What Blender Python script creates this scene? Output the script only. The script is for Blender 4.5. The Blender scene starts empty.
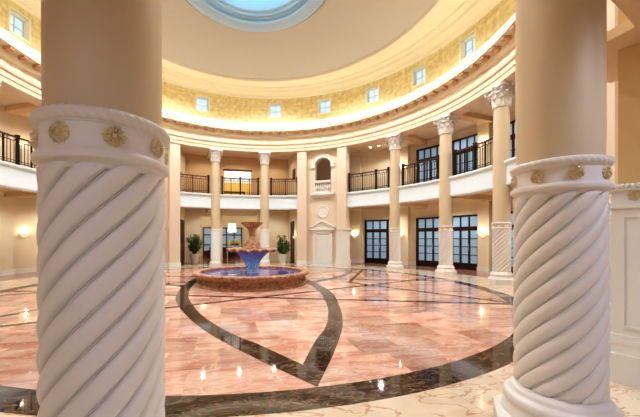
import bpy, bmesh, math, random
from math import sin, cos, pi, radians, sqrt, atan2, hypot
from mathutils import Vector, Matrix
random.seed(7)
scene = bpy.context.scene
COL = scene.collection
PHI = 102.2            # direction of the hall's main axis, degrees
R = 8.33               # radius of the colonnade
CAMX, CAMY, EYE = 1.28, -9.81, 1.5

# ------------------------------------------------------------------ helpers
def pol(a, r, z=0.0):
    t = radians(a); return Vector((r*cos(t), r*sin(t), z))
def ax(u, v, z=0.0):
    t = radians(PHI); return Vector((u*cos(t)+v*sin(t), u*sin(t)-v*cos(t), z))

class MB:
    """collects shapes and links them as one mesh object"""
    def __init__(s): s.v=[]; s.f=[]; s.uv=[]; s.sm=[]
    def add(s, vs, fs, smooth=False, uvs=None):
        o=len(s.v); s.v += [tuple(p) for p in vs]
        for f in fs:
            s.f.append(tuple(i+o for i in f)); s.sm.append(smooth)
            s.uv.append([uvs[i] for i in f] if uvs else None)
        return s
    def box(s, x0,x1,y0,y1,z0,z1, M=None):
        vs=[Vector((x,y,z)) for z in (z0,z1) for y in (y0,y1) for x in (x0,x1)]
        if M is not None: vs=[M@v for v in vs]
        return s.add(vs,[(0,2,3,1),(4,5,7,6),(0,1,5,4),(2,6,7,3),(0,4,6,2),(1,3,7,5)])
    def lathe(s, prof, a0=0, a1=360, n=96, c=(0,0,0), smooth=True, rf=None):
        closed = abs(a1-a0-360)<1e-6
        m = n if closed else n+1
        vs=[];uvs=[]
        ln=[0]
        for i in range(1,len(prof)): ln.append(ln[-1]+hypot(prof[i][0]-prof[i-1][0],prof[i][1]-prof[i-1][1]))
        for j in range(m):
            t=radians(a0+(a1-a0)*j/n)
            for i,(r,z) in enumerate(prof):
                if rf: r=rf(r,z,t)
                vs.append((c[0]+r*cos(t),c[1]+r*sin(t),c[2]+z)); uvs.append((t*max(prof[i][0],.01),z))
        k=len(prof); fs=[]
        o=len(s.v); s.v+=vs
        for j in range(n):
            j2=(j+1)%m
            for i in range(k-1):
                f=(j*k+i,j2*k+i,j2*k+i+1,j*k+i+1)
                u=[uvs[q] for q in f]
                if closed and j==n-1:
                    w=2*pi
                    u[1]=(uvs[f[0]][0]+w/n*prof[i][0],u[1][1]); u[2]=(uvs[f[3]][0]+w/n*prof[i+1][0],u[2][1])
                s.f.append(tuple(q+o for q in f)); s.uv.append(u); s.sm.append(smooth)
        return s
    def tube(s, pts, r, n=8, cap=True):
        pts=[Vector(p) for p in pts]; rs = r if isinstance(r,(list,tuple)) else [r]*len(pts)
        vs=[];fs=[]
        for i,p in enumerate(pts):
            d=(pts[min(i+1,len(pts)-1)]-pts[max(i-1,0)]).normalized()
            up=Vector((0,0,1)) if abs(d.z)<.9 else Vector((1,0,0))
            a=d.cross(up).normalized(); b=d.cross(a)
            for k in range(n):
                t=2*pi*k/n; vs.append(p+rs[i]*(cos(t)*a+sin(t)*b))
        for i in range(len(pts)-1):
            for k in range(n):
                fs.append((i*n+k,i*n+(k+1)%n,(i+1)*n+(k+1)%n,(i+1)*n+k))
        if cap: fs.append(tuple(range(n))); fs.append(tuple(range((len(pts)-1)*n,len(pts)*n))[::-1])
        return s.add(vs,fs,True)
    def sphere(s, c, r, n=12, sc=(1,1,1)):
        prof=[(max(1e-4,r*sin(pi*i/n)),-r*cos(pi*i/n)) for i in range(n+1)]
        o=len(s.v); s.lathe(prof,n=n*2)
        for i in range(o,len(s.v)):
            x,y,z=s.v[i]; s.v[i]=(x*sc[0]+c[0],y*sc[1]+c[1],z*sc[2]+c[2])
        return s
    def build(s, name, mat, parent=None, kind=None, weld=False):
        me=bpy.data.meshes.new(name); me.from_pydata(s.v,[],s.f)
        uvl=me.uv_layers.new(name='UVMap')
        li=0
        for p,u in zip(me.polygons,s.uv):
            if u:
                for q in range(len(u)): uvl.data[li+q].uv=u[q]
            li+=p.loop_total
        me.polygons.foreach_set('use_smooth', s.sm)
        me.materials.append(mat)
        bm=bmesh.new(); bm.from_mesh(me)
        if weld: bmesh.ops.remove_doubles(bm,verts=bm.verts,dist=1e-5)
        bmesh.ops.recalc_face_normals(bm,faces=bm.faces)
        bm.to_mesh(me); bm.free()
        if any(s.sm):
            try: me.set_sharp_from_angle(angle=radians(40))
            except Exception: pass
        o=bpy.data.objects.new(name,me); COL.objects.link(o)
        if parent is not None: o.parent=parent
        if kind: o['kind']=kind
        return o

def empty(name, loc, rz=0, label=None, cat=None, group=None, kind=None):
    o=bpy.data.objects.new(name,None); COL.objects.link(o); o.empty_display_size=.2
    o.location=loc; o.rotation_euler=(0,0,radians(rz))
    tag(o,label,cat,group,kind); return o
def tag(o,label=None,cat=None,group=None,kind=None):
    if label: o['label']=label
    if cat: o['category']=cat; o['kind']='thing'
    if group: o['group']=group
    if kind: o['kind']=kind
    return o
def copy_tree(o,parent=None):
    c=o.copy(); COL.objects.link(c)
    if parent is not None: c.parent=parent
    for ch in list(o.children): copy_tree(ch,c)
    return c

# ------------------------------------------------------------------ materials
def srgb(r,g,b):
    f=lambda c:(c/255/12.92 if c/255<=.04045 else ((c/255+.055)/1.055)**2.4)
    return (f(r),f(g),f(b),1)
def new(name):
    m=bpy.data.materials.new(name); m.use_nodes=True; nt=m.node_tree
    b=nt.nodes['Principled BSDF']; return m,nt,b
def N(nt,t,**k):
    n=nt.nodes.new(t)
    for a,v in k.items():
        if a in n.inputs: n.inputs[a].default_value=v
        else: setattr(n,a,v)
    return n
def plaster(name,c,rough=.6,var=.06,scale=3,bump=.0,spec=.3,bscale=40):
    m,nt,b=new(name); c=srgb(*c)
    tc=N(nt,'ShaderNodeTexCoord'); no=N(nt,'ShaderNodeTexNoise'); no.inputs['Scale'].default_value=scale; no.inputs['Detail'].default_value=6
    nt.links.new(tc.outputs['Object'],no.inputs['Vector'])
    mx=N(nt,'ShaderNodeMixRGB'); mx.inputs[1].default_value=tuple(x*(1-var) for x in c[:3])+(1,); mx.inputs[2].default_value=tuple(min(1,x*(1+var)) for x in c[:3])+(1,)
    nt.links.new(no.outputs['Fac'],mx.inputs[0]); nt.links.new(mx.outputs[0],b.inputs['Base Color'])
    b.inputs['Roughness'].default_value=rough; b.inputs['Specular IOR Level'].default_value=spec
    if bump:
        n2=N(nt,'ShaderNodeTexNoise'); n2.inputs['Scale'].default_value=bscale; nt.links.new(tc.outputs['Object'],n2.inputs['Vector'])
        bp=N(nt,'ShaderNodeBump'); bp.inputs['Strength'].default_value=bump; bp.inputs['Distance'].default_value=.01
        nt.links.new(n2.outputs['Fac'],bp.inputs['Height']); nt.links.new(bp.outputs['Normal'],b.inputs['Normal'])
    return m
def glow(name,c,s):
    m,nt,b=new(name); b.inputs['Base Color'].default_value=srgb(*c); b.inputs['Emission Color'].default_value=srgb(*c); b.inputs['Emission Strength'].default_value=s
    return m
def marble(name, base, dark, vein, tile=.6, rough=.07, rot=PHI-90, tvar=.5, veins=.5, vscale=2.2, mortar=.0):
    m,nt,b=new(name); L=nt.links
    tc=N(nt,'ShaderNodeTexCoord'); mp=N(nt,'ShaderNodeMapping'); mp.inputs['Rotation'].default_value=(0,0,-radians(rot))
    L.new(tc.outputs['Object'],mp.inputs['Vector'])
    br=N(nt,'ShaderNodeTexBrick'); br.offset=0.5; br.inputs['Scale'].default_value=1
    br.inputs['Brick Width'].default_value=tile; br.inputs['Row Height'].default_value=tile
    br.inputs['Mortar Size'].default_value=.004 if mortar else 0.0
    br.inputs['Color1'].default_value=(0,0,0,1); br.inputs['Color2'].default_value=(1,1,1,1); br.inputs['Mortar'].default_value=(mortar,mortar,mortar,1)
    L.new(mp.outputs[0],br.inputs['Vector'])
    # each tile shifts the noise so veins break at joints
    sc=N(nt,'ShaderNodeVectorMath',operation='MULTIPLY_ADD'); L.new(br.outputs['Color'],sc.inputs[0]); sc.inputs[1].default_value=(7,5,3); L.new(mp.outputs[0],sc.inputs[2])
    st=N(nt,'ShaderNodeMapping'); st.inputs['Scale'].default_value=(.6,1.7,1); st.inputs['Rotation'].default_value=(0,0,.35); L.new(sc.outputs[0],st.inputs['Vector'])
    n1=N(nt,'ShaderNodeTexNoise'); n1.inputs['Scale'].default_value=vscale; n1.inputs['Detail'].default_value=8; n1.inputs['Distortion'].default_value=.8; L.new(st.outputs[0],n1.inputs['Vector'])
    cr=N(nt,'ShaderNodeValToRGB'); cr.color_ramp.elements[0].position=.32; cr.color_ramp.elements[0].color=srgb(*dark); cr.color_ramp.elements[1].position=.62; cr.color_ramp.elements[1].color=srgb(*base)
    L.new(n1.outputs['Fac'],cr.inputs[0])
    n2=N(nt,'ShaderNodeTexNoise'); n2.inputs['Scale'].default_value=vscale*1.3; n2.inputs['Detail'].default_value=5; n2.inputs['Distortion'].default_value=1.8; L.new(st.outputs[0],n2.inputs['Vector'])
    vr=N(nt,'ShaderNodeValToRGB'); e=vr.color_ramp.elements; e[0].position=.47; e[0].color=(0,0,0,1); e[1].position=.5; e[1].color=(veins,)*3+(1,)
    x=e.new(.53); x.color=(0,0,0,1); L.new(n2.outputs['Fac'],vr.inputs[0])
    m1=N(nt,'ShaderNodeMixRGB'); L.new(vr.outputs[0],m1.inputs[0]); L.new(cr.outputs[0],m1.inputs[1]); m1.inputs[2].default_value=srgb(*vein)
    m2=N(nt,'ShaderNodeMixRGB',blend_type='MULTIPLY'); m2.inputs[0].default_value=1
    tr=N(nt,'ShaderNodeMapRange'); tr.inputs['To Min'].default_value=1-tvar; tr.inputs['To Max'].default_value=1.0; L.new(br.outputs['Color'],tr.inputs['Value'])
    cm=N(nt,'ShaderNodeCombineXYZ')
    for i in range(3): L.new(tr.outputs[0],cm.inputs[i])
    L.new(m1.outputs[0],m2.inputs[1]); L.new(cm.outputs[0],m2.inputs[2]); L.new(m2.outputs[0],b.inputs['Base Color'])
    b.inputs['Roughness'].default_value=rough; b.inputs['Specular IOR Level'].default_value=.6
    return m

M={}
M['shaft']=plaster('beige column plaster',(222,204,172),.45,.05,2.5,.05)
M['spiral']=plaster('white carved plaster',(236,230,222),.42,.04,4,.04)
M['white']=plaster('white painted stone',(236,232,222),.5,.03)
M['fascia']=plaster('pale balcony plaster',(228,238,240),.5,.03)
M['bright']=plaster('bright white paint',(240,246,246),.5,.02)
M['entab']=plaster('cream entablature plaster',(232,214,184),.55,.03)
M['wall']=plaster('warm cream wall',(234,220,188),.65,.05,1.2)
M['nearwall']=plaster('golden tan wall',(222,192,140),.65,.05,1.5)
M['rose']=plaster('blush plaster wall',(232,214,190),.65,.05,1.5)
M['soffit']=plaster('tan soffit paint',(222,192,150),.7,.04)
M['ceil']=plaster('pale dome plaster',(210,208,197),.75,.03,1)
M['cream']=plaster('cream moulding paint',(244,238,214),.6,.03)
M['gold']=plaster('gilded plaster',(232,214,168),.45,.25,40,.4,.4,90)
M['modil']=plaster('tan modillion paint',(196,156,112),.6,.05)
M['black']=plaster('black iron',(22,18,18),.4,.1)
M['mahog']=plaster('reddish brown timber',(84,40,30),.3,.2,6)
M['doorw']=plaster('dark espresso door timber',(40,20,18),.3,.15,6)
M['brass']=new('brushed brass')[0]; b=M['brass'].node_tree.nodes['Principled BSDF']; b.inputs['Base Color'].default_value=srgb(190,160,100); b.inputs['Metallic'].default_value=1; b.inputs['Roughness'].default_value=.3
M['oculus']=plaster('white ring with painted sky tint',(196,230,252),.45,.02)  # blue of the skylight is put into the ring's base colour
M['dark']=plaster('dark brown recess paint',(58,34,26),.6,.1)
M['pot']=plaster('white glazed pot',(228,224,214),.3,.03)
M['soil']=plaster('brown potting soil',(60,42,30),.9,.3,30)
M['bark']=plaster('plant stems',(90,66,44),.8,.2,20)
M['pane']=glow('glass with emitted daylight',(140,166,184),.38); M['pane'].node_tree.nodes['Principled BSDF'].inputs['Roughness'].default_value=.08  # emission stands in for daylight behind the panes
M['winpane']=glow('window glass with emitted sky light',(178,208,232),.8); M['winpane'].node_tree.nodes['Principled BSDF'].inputs['Roughness'].default_value=.1  # panes emit the sky brightness themselves
M['bulb']=glow('lit lamp',(255,236,200),14)
M['cove']=glow('cove light tube',(255,240,208),3.4)
M['sconce']=glow('lit alabaster sconce bowl',(250,225,185),.5)
M['shade']=glow('glowing white drum shade',(255,250,235),1.3)
M['flower']=plaster('yellow and white flowers',(240,210,110),.7,.3,30)
M['galleryglow']=glow('golden self-glowing wall',(235,195,100),.45)  # wall emits; the room's lit look is put into its material
M['sign']=glow('white lit signboard',(235,238,235),.5)
# brick drum
def brickmat():
    m,nt,b=new('gold leaf blockwork'); L=nt.links
    uv=N(nt,'ShaderNodeUVMap'); br=N(nt,'ShaderNodeTexBrick'); br.inputs['Scale'].default_value=1; br.inputs['Brick Width'].default_value=.62; br.inputs['Row Height'].default_value=.26; br.inputs['Mortar Size'].default_value=.012
    br.inputs['Color1'].default_value=srgb(240,224,174); br.inputs['Color2'].default_value=srgb(233,215,162); br.inputs['Mortar'].default_value=srgb(220,200,148)
    L.new(uv.outputs[0],br.inputs['Vector'])
    no=N(nt,'ShaderNodeTexNoise'); no.inputs['Scale'].default_value=5; no.inputs['Detail'].default_value=8; L.new(uv.outputs[0],no.inputs['Vector'])
    mr=N(nt,'ShaderNodeMapRange'); mr.inputs['From Min'].default_value=.3; mr.inputs['From Max'].default_value=.7; mr.inputs['To Min'].default_value=.78; mr.inputs['To Max'].default_value=1.1; L.new(no.outputs['Fac'],mr.inputs['Value'])
    mu=N(nt,'ShaderNodeVectorMath',operation='SCALE'); L.new(br.outputs['Color'],mu.inputs[0]); L.new(mr.outputs[0],mu.inputs['Scale'])
    L.new(mu.outputs[0],b.inputs['Base Color']); b.inputs['Roughness'].default_value=.5
    return m
M['brick']=brickmat()
M['floor']=marble('polished pink marble tiles',(240,198,174),(206,136,108),(250,236,222),.62,.06,tvar=.38,veins=.6)
M['brown']=marble('dark emperador marble',(74,54,44),(46,32,26),(176,150,120),.9,.05,tvar=.3,veins=.5,vscale=3)
M['creamm']=marble('cream veined marble',(228,212,186),(214,192,162),(188,134,100),.45,.1,tvar=.1,veins=.85,vscale=1.6,mortar=.6)
M['gfloor']=marble('gallery rose marble',(186,130,104),(150,98,76),(220,180,150),.6,.12,tvar=.25)
def fountainmat():
    m,nt,b=new('carved terracotta stone'); L=nt.links
    tc=N(nt,'ShaderNodeTexCoord'); no=N(nt,'ShaderNodeTexNoise'); no.inputs['Scale'].default_value=9; no.inputs['Detail'].default_value=8; L.new(tc.outputs['Object'],no.inputs['Vector'])
    cr=N(nt,'ShaderNodeValToRGB'); cr.color_ramp.elements[0].color=srgb(124,82,58); cr.color_ramp.elements[0].position=.3; cr.color_ramp.elements[1].color=srgb(206,158,118); cr.color_ramp.elements[1].position=.7
    L.new(no.outputs['Fac'],cr.inputs[0]); L.new(cr.outputs[0],b.inputs['Base Color']); b.inputs['Roughness'].default_value=.5
    bp=N(nt,'ShaderNodeBump'); bp.inputs['Strength'].default_value=.6; bp.inputs['Distance'].default_value=.02; L.new(no.outputs['Fac'],bp.inputs['Height']); L.new(bp.outputs[0],b.inputs['Normal'])
    return m
M['terra']=fountainmat()
def bluebowl():
    m,nt,b=new('fountain bowl with painted blue light'); L=nt.links  # blue water-lamp light painted into colour and emission, over brown stone
    tc=N(nt,'ShaderNodeTexCoord'); sp=N(nt,'ShaderNodeSeparateXYZ'); L.new(tc.outputs['Object'],sp.inputs[0])
    no=N(nt,'ShaderNodeTexNoise'); no.inputs['Scale'].default_value=12; no.inputs['Detail'].default_value=6; L.new(tc.outputs['Object'],no.inputs['Vector'])
    ad=N(nt,'ShaderNodeMath',operation='MULTIPLY_ADD'); L.new(no.outputs['Fac'],ad.inputs[0]); ad.inputs[1].default_value=.25; L.new(sp.outputs['Z'],ad.inputs[2])
    cr=N(nt,'ShaderNodeValToRGB'); e=cr.color_ramp.elements; e[0].position=.3; e[0].color=srgb(96,124,190); e[1].position=1.32; 
    x=e.new(.95); x.color=srgb(84,92,170); x=e.new(.74); x.color=srgb(108,140,205)
    e=cr.color_ramp.elements
    mr=N(nt,'ShaderNodeMapRange'); mr.inputs['From Min'].default_value=.3; mr.inputs['From Max'].default_value=1.5; L.new(ad.outputs[0],mr.inputs['Value'])
    cr2=N(nt,'ShaderNodeValToRGB'); q=cr2.color_ramp.elements; q[0].position=0; q[0].color=srgb(150,160,205); q[1].position=1; q[1].color=srgb(190,120,70)
    y=q.new(.35); y.color=srgb(120,160,205); y=q.new(.66); y.color=srgb(92,104,168); y=q.new(.82); y.color=srgb(140,84,62)
    L.new(mr.outputs[0],cr2.inputs[0])
    n3=N(nt,'ShaderNodeTexNoise'); n3.inputs['Scale'].default_value=7; n3.inputs['Detail'].default_value=5; n3.inputs['Distortion'].default_value=1; L.new(tc.outputs['Object'],n3.inputs['Vector'])
    r3=N(nt,'ShaderNodeMapRange'); r3.inputs['From Min'].default_value=.46; r3.inputs['From Max'].default_value=.66; L.new(n3.outputs['Fac'],r3.inputs['Value'])
    m3=N(nt,'ShaderNodeMixRGB'); L.new(r3.outputs[0],m3.inputs[0]); L.new(cr2.outputs[0],m3.inputs[1]); m3.inputs[2].default_value=srgb(120,84,72)
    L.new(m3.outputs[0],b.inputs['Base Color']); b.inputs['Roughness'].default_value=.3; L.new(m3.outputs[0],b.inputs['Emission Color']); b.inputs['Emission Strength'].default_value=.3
    return m
M['bluebowl']=bluebowl()
def watermat():
    m,nt,b=new('water with painted violet light'); L=nt.links  # violet of underwater lamps put into base colour and emission
    b.inputs['Base Color'].default_value=srgb(84,70,128); b.inputs['Roughness'].default_value=.06
    b.inputs['Emission Color'].default_value=srgb(84,80,170); b.inputs['Emission Strength'].default_value=.12
    no=N(nt,'ShaderNodeTexNoise'); no.inputs['Scale'].default_value=9; bp=N(nt,'ShaderNodeBump'); bp.inputs['Strength'].default_value=.35; bp.inputs['Distance'].default_value=.03
    L.new(no.outputs['Fac'],bp.inputs['Height']); L.new(bp.outputs[0],b.inputs['Normal']); return m
M['water']=watermat()
def leafmat():
    m,nt,b=new('dark green leaves'); L=nt.links
    tc=N(nt,'ShaderNodeTexCoord'); no=N(nt,'ShaderNodeTexNoise'); no.inputs['Scale'].default_value=6; L.new(tc.outputs['Object'],no.inputs['Vector'])
    cr=N(nt,'ShaderNodeValToRGB'); cr.color_ramp.elements[0].position=.35; cr.color_ramp.elements[0].color=srgb(36,70,30); cr.color_ramp.elements[1].position=.7; cr.color_ramp.elements[1].color=srgb(128,160,84)
    L.new(no.outputs['Fac'],cr.inputs[0]); L.new(cr.outputs[0],b.inputs['Base Color']); b.inputs['Roughness'].default_value=.4; return m
M['leaf']=leafmat()
m,nt,b=new('clear skylight glass'); b.inputs['Roughness'].default_value=0
tr=N(nt,'ShaderNodeBsdfTransparent'); gl=N(nt,'ShaderNodeBsdfGlossy'); gl.inputs['Roughness'].default_value=.02; mx=N(nt,'ShaderNodeMixShader'); mx.inputs[0].default_value=.04
nt.links.new(tr.outputs[0],mx.inputs[1]); nt.links.new(gl.outputs[0],mx.inputs[2]); nt.links.new(mx.outputs[0],nt.nodes['Material Output'].inputs['Surface']); M['glass']=m

# ------------------------------------------------------------------ floor
MB().add([(-19,-19,0),(19,-19,0),(19,19,0),(-19,19,0)],[(0,1,2,3)]).build('floor',M['gfloor'],kind='structure')
def disc(r0,r1,z,name,mat,n=180):
    b=MB()
    if r0==0:
        vs=[(0,0,z)]+[pol(360*i/n,r1,z) for i in range(n)]
        b.add(vs,[(0,i+1,(i+1)%n+1) for i in range(n)])
    else: b.lathe([(r0,z),(r1,z)],n=n,smooth=False)
    return b.build(name,mat,kind='structure')
disc(0,6.9,.002,'trim_1',M['floor'])
disc(6.9,7.28,.003,'trim_2',M['brown'])
disc(7.28,9.05,.002,'trim_3',M['creamm'])
b=MB()
for s in (1,-1):     # near and far vestibule floors in the cream marble
    vs=[ax(-s*8.3,-3.4,.0015),ax(-s*8.3,3.4,.0015),ax(-s*14,3.4,.0015),ax(-s*14,-3.4,.0015)]
    if s==1: b.add(vs,[(0,1,2,3)])
b.build('trim_4',M['creamm'],kind='structure')
def smooth_path(pts,k=10):
    out=[]
    P=[Vector(p) for p in pts]; P=[2*P[0]-P[1]]+P+[2*P[-1]-P[-2]]
    for i in range(1,len(P)-2):
        for j in range(k):
            t=j/k; a,b_,c,d=P[i-1],P[i],P[i+1],P[i+2]
            out.append(.5*((2*b_)+(c-a)*t+(2*a-5*b_+4*c-d)*t*t+(3*b_-a-3*c+d)*t**3))
    out.append(P[-2]); return out
def band(b,pts,w,z,rmax=None):
    pts=[Vector((p[0],p[1],0)) for p in pts]
    vs=[];fs=[]
    for i,p in enumerate(pts):
        d=(pts[min(i+1,len(pts)-1)]-pts[max(i-1,0)]).normalized(); n=Vector((-d.y,d.x,0))
        for s in (-.5,.5):
            q=p+n*w*s
            if rmax and q.length>rmax: q=q*(rmax/q.length)
            vs.append((q.x,q.y,z))
    for i in range(len(pts)-1): fs.append((2*i,2*i+1,2*i+3,2*i+2))
    b.add(vs,fs)
# petals of the floor rosette, each edge a band between two measured curves
PO=[(-6.9,0),(-5.95,.56),(-4.82,1.14),(-3.5,1.62),(-2.0,2.02),(-.9,2.14),(.1,2.17)]
PI_=[(-6.34,0),(-5.55,.41),(-4.85,.82),(-3.6,1.31),(-2.0,1.70),(-.9,1.84),(.1,1.88)]
b=MB()
for f in (1,-1):
    for s in (1,-1):
        sh=lambda u:.08*max(0,(abs(u)-3)/3.9)
        o1=smooth_path([ax(u*f,v*s+sh(u)) for u,v in PO]); i1=smooth_path([ax(u*f,v*s+sh(u)) for u,v in PI_]); z=.0052+.0002*s+.0001*f; n=len(o1)
        vs=[(p.x,p.y,z) for p in o1]+[(p.x,p.y,z) for p in i1]
        b.add(vs,[(i,i+1,n+i+1,n+i) for i in range(n-1)])
b.build('trim_5',M['brown'],kind='structure')
b=MB()
side=[(.0,1.95),(.5,2.3),(1.0,2.95),(2.0,3.9),(3.2,4.65),(4.4,4.95),(5.2,4.4)]
for s in (1,-1): band(b,smooth_path([ax(u,v*s) for u,v in side]),.26,.0046+.0002*s,6.9)
b.build('trim_6',M['brown'],kind='structure')
b=MB()
def chord(p,q,w,z): 
    band(b,[ax(*p),ax(*q)],w,z,None)
def clipr(p,d,r=6.92):
    # march from p along d until radius r
    t=0
    while hypot(p[0]+d[0]*t,p[1]+d[1]*t)<r: t+=.01
    return (p[0]+d[0]*t,p[1]+d[1]*t)
zz=.0062
for f in (1,-1):
    for s in (1,-1):
        p=(-2.05*f,0); e1=clipr(p,(.36*f,s)); e0=clipr(p,(0.36*f,s))
        chord(p,e0,.13,zz); zz+=.00015
        q=(0,3.32*s); d=(-1.0*f,.6*s); chord(q,clipr(q,d),.13,zz); zz+=.00015
        p2=(-2.05*f,0); chord(p2,clipr(p2,(-.36*f,s)),.13,zz); zz+=.00015
b.build('trim_7',M['brown'],kind='structure')

# ------------------------------------------------------------------ ceiling, drum, entablature
doc=[(8.9,10.08),(8.78,10.08),(8.72,10.2),(8.35,10.2),(8.3,10.13),(8.18,10.13),(8.12,10.24),(7.95,10.24),(7.88,10.15),(7.76,10.15),(7.7,10.22)]
doc+=[(7.7-.95*t,10.22-.17*sin(t*pi/2)) for t in (.25,.5,.75,1)]+[(6.72,9.98),(6.6,9.98),(6.56,10.08)]
MB().lathe(doc,n=180).build('trim_8',M['cream'],kind='structure')
dome=[(6.56+(2.85-6.56)*t,10.08+.30*sin(pi*t*.75)) for t in [i/14 for i in range(15)]]
zt=dome[-1][1]
MB().lathe(dome,n=180).build('ceiling',M['ceil'],kind='structure')
MB().lathe([(2.85,zt),(2.82,10.0),(2.78,9.98),(2.7,9.98),(2.66,10.04),(2.58,10.02)],n=120).build('trim_9',M['ceil'],kind='structure')
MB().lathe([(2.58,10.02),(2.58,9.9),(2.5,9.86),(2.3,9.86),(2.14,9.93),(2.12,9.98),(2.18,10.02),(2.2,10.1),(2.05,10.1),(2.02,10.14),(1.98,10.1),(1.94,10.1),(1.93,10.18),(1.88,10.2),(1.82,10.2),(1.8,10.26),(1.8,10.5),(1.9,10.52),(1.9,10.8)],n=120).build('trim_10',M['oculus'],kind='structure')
sg=MB(); sg.lathe([(1.9*cos(t),10.8+.55*sin(t)) for t in [pi/2*i/8 for i in range(8)]]+[(.001,11.35)],n=64)
sg.build('window_1',M['glass'],kind='structure')
# roof slab over everything outside the oculus
MB().lathe([(1.9,10.8),(1.95,11.2),(9.4,11.2),(9.4,8.0),(12.5,8.0)],n=90).build('trim_11',M['ceil'],kind='structure')
MB().lathe([(8.0,8.22),(8.9,8.22),(8.92,8.3)],n=180).build('trim_12',M['cream'],kind='structure')

# drum wall with window openings
WIN=[116.2,88.4,68.9,50.4,33.6,17.6,170.6, 136.0,153.5,188.1,205.0, 0.5,-17.0,-35.5,-54.0,-72.0,-90.0,-112.0,-134.0]
WHW=degrees_w=math.degrees(.34/8.9); WZ0,WZ1=9.0,9.78
cuts=set()
for w in WIN: cuts.add(round((w-WHW)%360,3)); cuts.add(round((w+WHW)%360,3))
for i in range(0,360,3):
    if all(abs((i-w+180)%360-180)>WHW+.4 for w in WIN): cuts.add(float(i))
cuts=sorted(cuts); b=MB()
for i,a in enumerate(cuts):
    a2=cuts[(i+1)%len(cuts)]; a2 = a2+360 if a2<a else a2
    mid=((a+a2)/2)%360; isw=any(abs((mid-w+180)%360-180)<WHW*.9 for w in WIN)
    for z0,z1 in ((8.2,WZ0),(WZ0,WZ1),(WZ1,10.1)):
        if isw and z0==WZ0: continue
        u0,u1=radians(a)*8.9,radians(a2)*8.9
        b.add([pol(a,8.9,z0),pol(a2,8.9,z0),pol(a2,8.9,z1),pol(a,8.9,z1)],[(0,1,2,3)],False,[(u0,z0),(u1,z0),(u1,z1),(u0,z1)])
b.build('wall_drum',M['brick'],kind='structure')
k=2
for w in WIN[:]:
    o=empty('window_%d'%k,pol(w,8.9,WZ0),w-90,kind='structure'); k+=1
    h=WZ1-WZ0; b=MB()
    # cream architrave and deep reveal
    for x0,x1,z0,z1 in ((-.40,-.33,-.06,h+.06),(.33,.40,-.06,h+.06),(-.40,.40,-.08,0),(-.40,.40,h,h+.08)): b.box(x0,x1,-.03,.02,z0,z1)
    for x0,x1,z0,z1 in ((-.37,-.335,0,h),(.335,.37,0,h),(-.34,.34,-.04,0),(-.34,.34,h,h+.04)): b.box(x0,x1,-.02,.36,z0,z1)
    b.build('window_surround',M['cream'],o)
    b=MB()
    for x in (-.31,0,.31): b.box(x-.02,x+.02,.22,.27,0,h)
    for z in (.025,h/2,h-.025): b.box(-.33,.33,.22,.27,z-.02,z+.02)
    b.build('window_frame',M['white'],o)
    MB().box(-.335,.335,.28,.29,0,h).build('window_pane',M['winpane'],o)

ent=[(8.7,6.6),(8.05,6.6),(8.05,6.76),(8.02,6.78),(8.02,6.95),(7.97,6.98),(7.95,7.06),(8.04,7.1),(8.06,7.12),(8.06,7.4),(8.0,7.42),(7.96,7.48)]
MB().lathe(ent,n=180).build('trim_13',M['entab'],kind='structure')
MB().lathe([(7.96,7.48),(7.94,7.52),(7.94,7.66),(7.66,7.67)],n=180).build('trim_14',M['entab'],kind='structure')
MB().lathe([(7.66,7.67),(7.66,7.84),(7.70,7.87)],n=180).build('trim_15',M['entab'],kind='structure')
MB().lathe([(7.70,7.87),(7.72,7.9),(7.74,7.98),(7.80,8.04),(7.88,8.08),(7.9,8.12),(7.9,8.16),(7.94,8.22),(8.0,8.22)],n=180).build('trim_16',M['entab'],kind='structure')
b=MB()
nm=96
for i in range(nm):
    a=360*i/nm; Mx=Matrix.Translation(pol(a,7.94))@Matrix.Rotation(radians(a-90),4,'Z')
    # scrolled bracket in side view, extruded
    pr=[(0,7.54),(-.06,7.53),(-.12,7.55),(-.16,7.58),(-.20,7.57),(-.24,7.59),(-.25,7.62),(-.24,7.665),(0,7.665)]
    vs=[Mx@Vector((s*.085,y,z)) for s in (-1,1) for y,z in pr]; n=len(pr)
    fs=[tuple(range(n)),tuple(range(n,2*n))[::-1]]+[(j,(j+1)%n,n+(j+1)%n,n+j) for j in range(n)]
    b.add(vs,fs)
b.build('trim_17',M['modil'],kind='structure')
MB().lathe([(8.18,8.25),(8.26,8.25),(8.26,8.32),(8.18,8.32),(8.18,8.25)],n=120).build('trim_18',M['cove'],kind='structure')
# upper gallery ceiling, lower gallery ceiling/floor slab
MB().lathe([(8.6,6.62),(8.62,6.95),(11.6,6.95)],n=120).build('trim_19',M['wall'],kind='structure')
MB().lathe([(8.5,3.3),(8.55,3.26),(8.8,3.26),(8.82,3.42),(11.4,3.42)],-50,254.5,n=120).build('trim_20',M['soffit'],kind='structure')
MB().lathe([(8.5,4.02),(11.4,4.02)],n=120).build('trim_21',M['gfloor'],kind='structure')

# balcony fascia, one arc between each pair of panel piers
fas=[(8.55,3.25),(8.32,3.25),(8.29,3.28),(8.29,3.36),(8.31,3.40),(8.31,3.93),(8.28,3.96),(8.24,4.0),(8.24,4.05),(8.28,4.08),(8.55,4.08)]
for k,(a0,a1) in enumerate(((76.9,127.5),(-35.8,60.2),(144.2,240.2),(-103.1,-52.5))):
    MB().lathe(fas if k<3 else [(8.6,3.5),(8.34,3.42),(8.30,3.42),(8.29,3.5),(8.31,3.93),(8.24,4.0),(8.24,4.05),(8.55,4.08)],a0,a1,n=60).build('trim_%d'%(22+k),M['soffit' if k==3 else 'fascia'],kind='structure')

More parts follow.
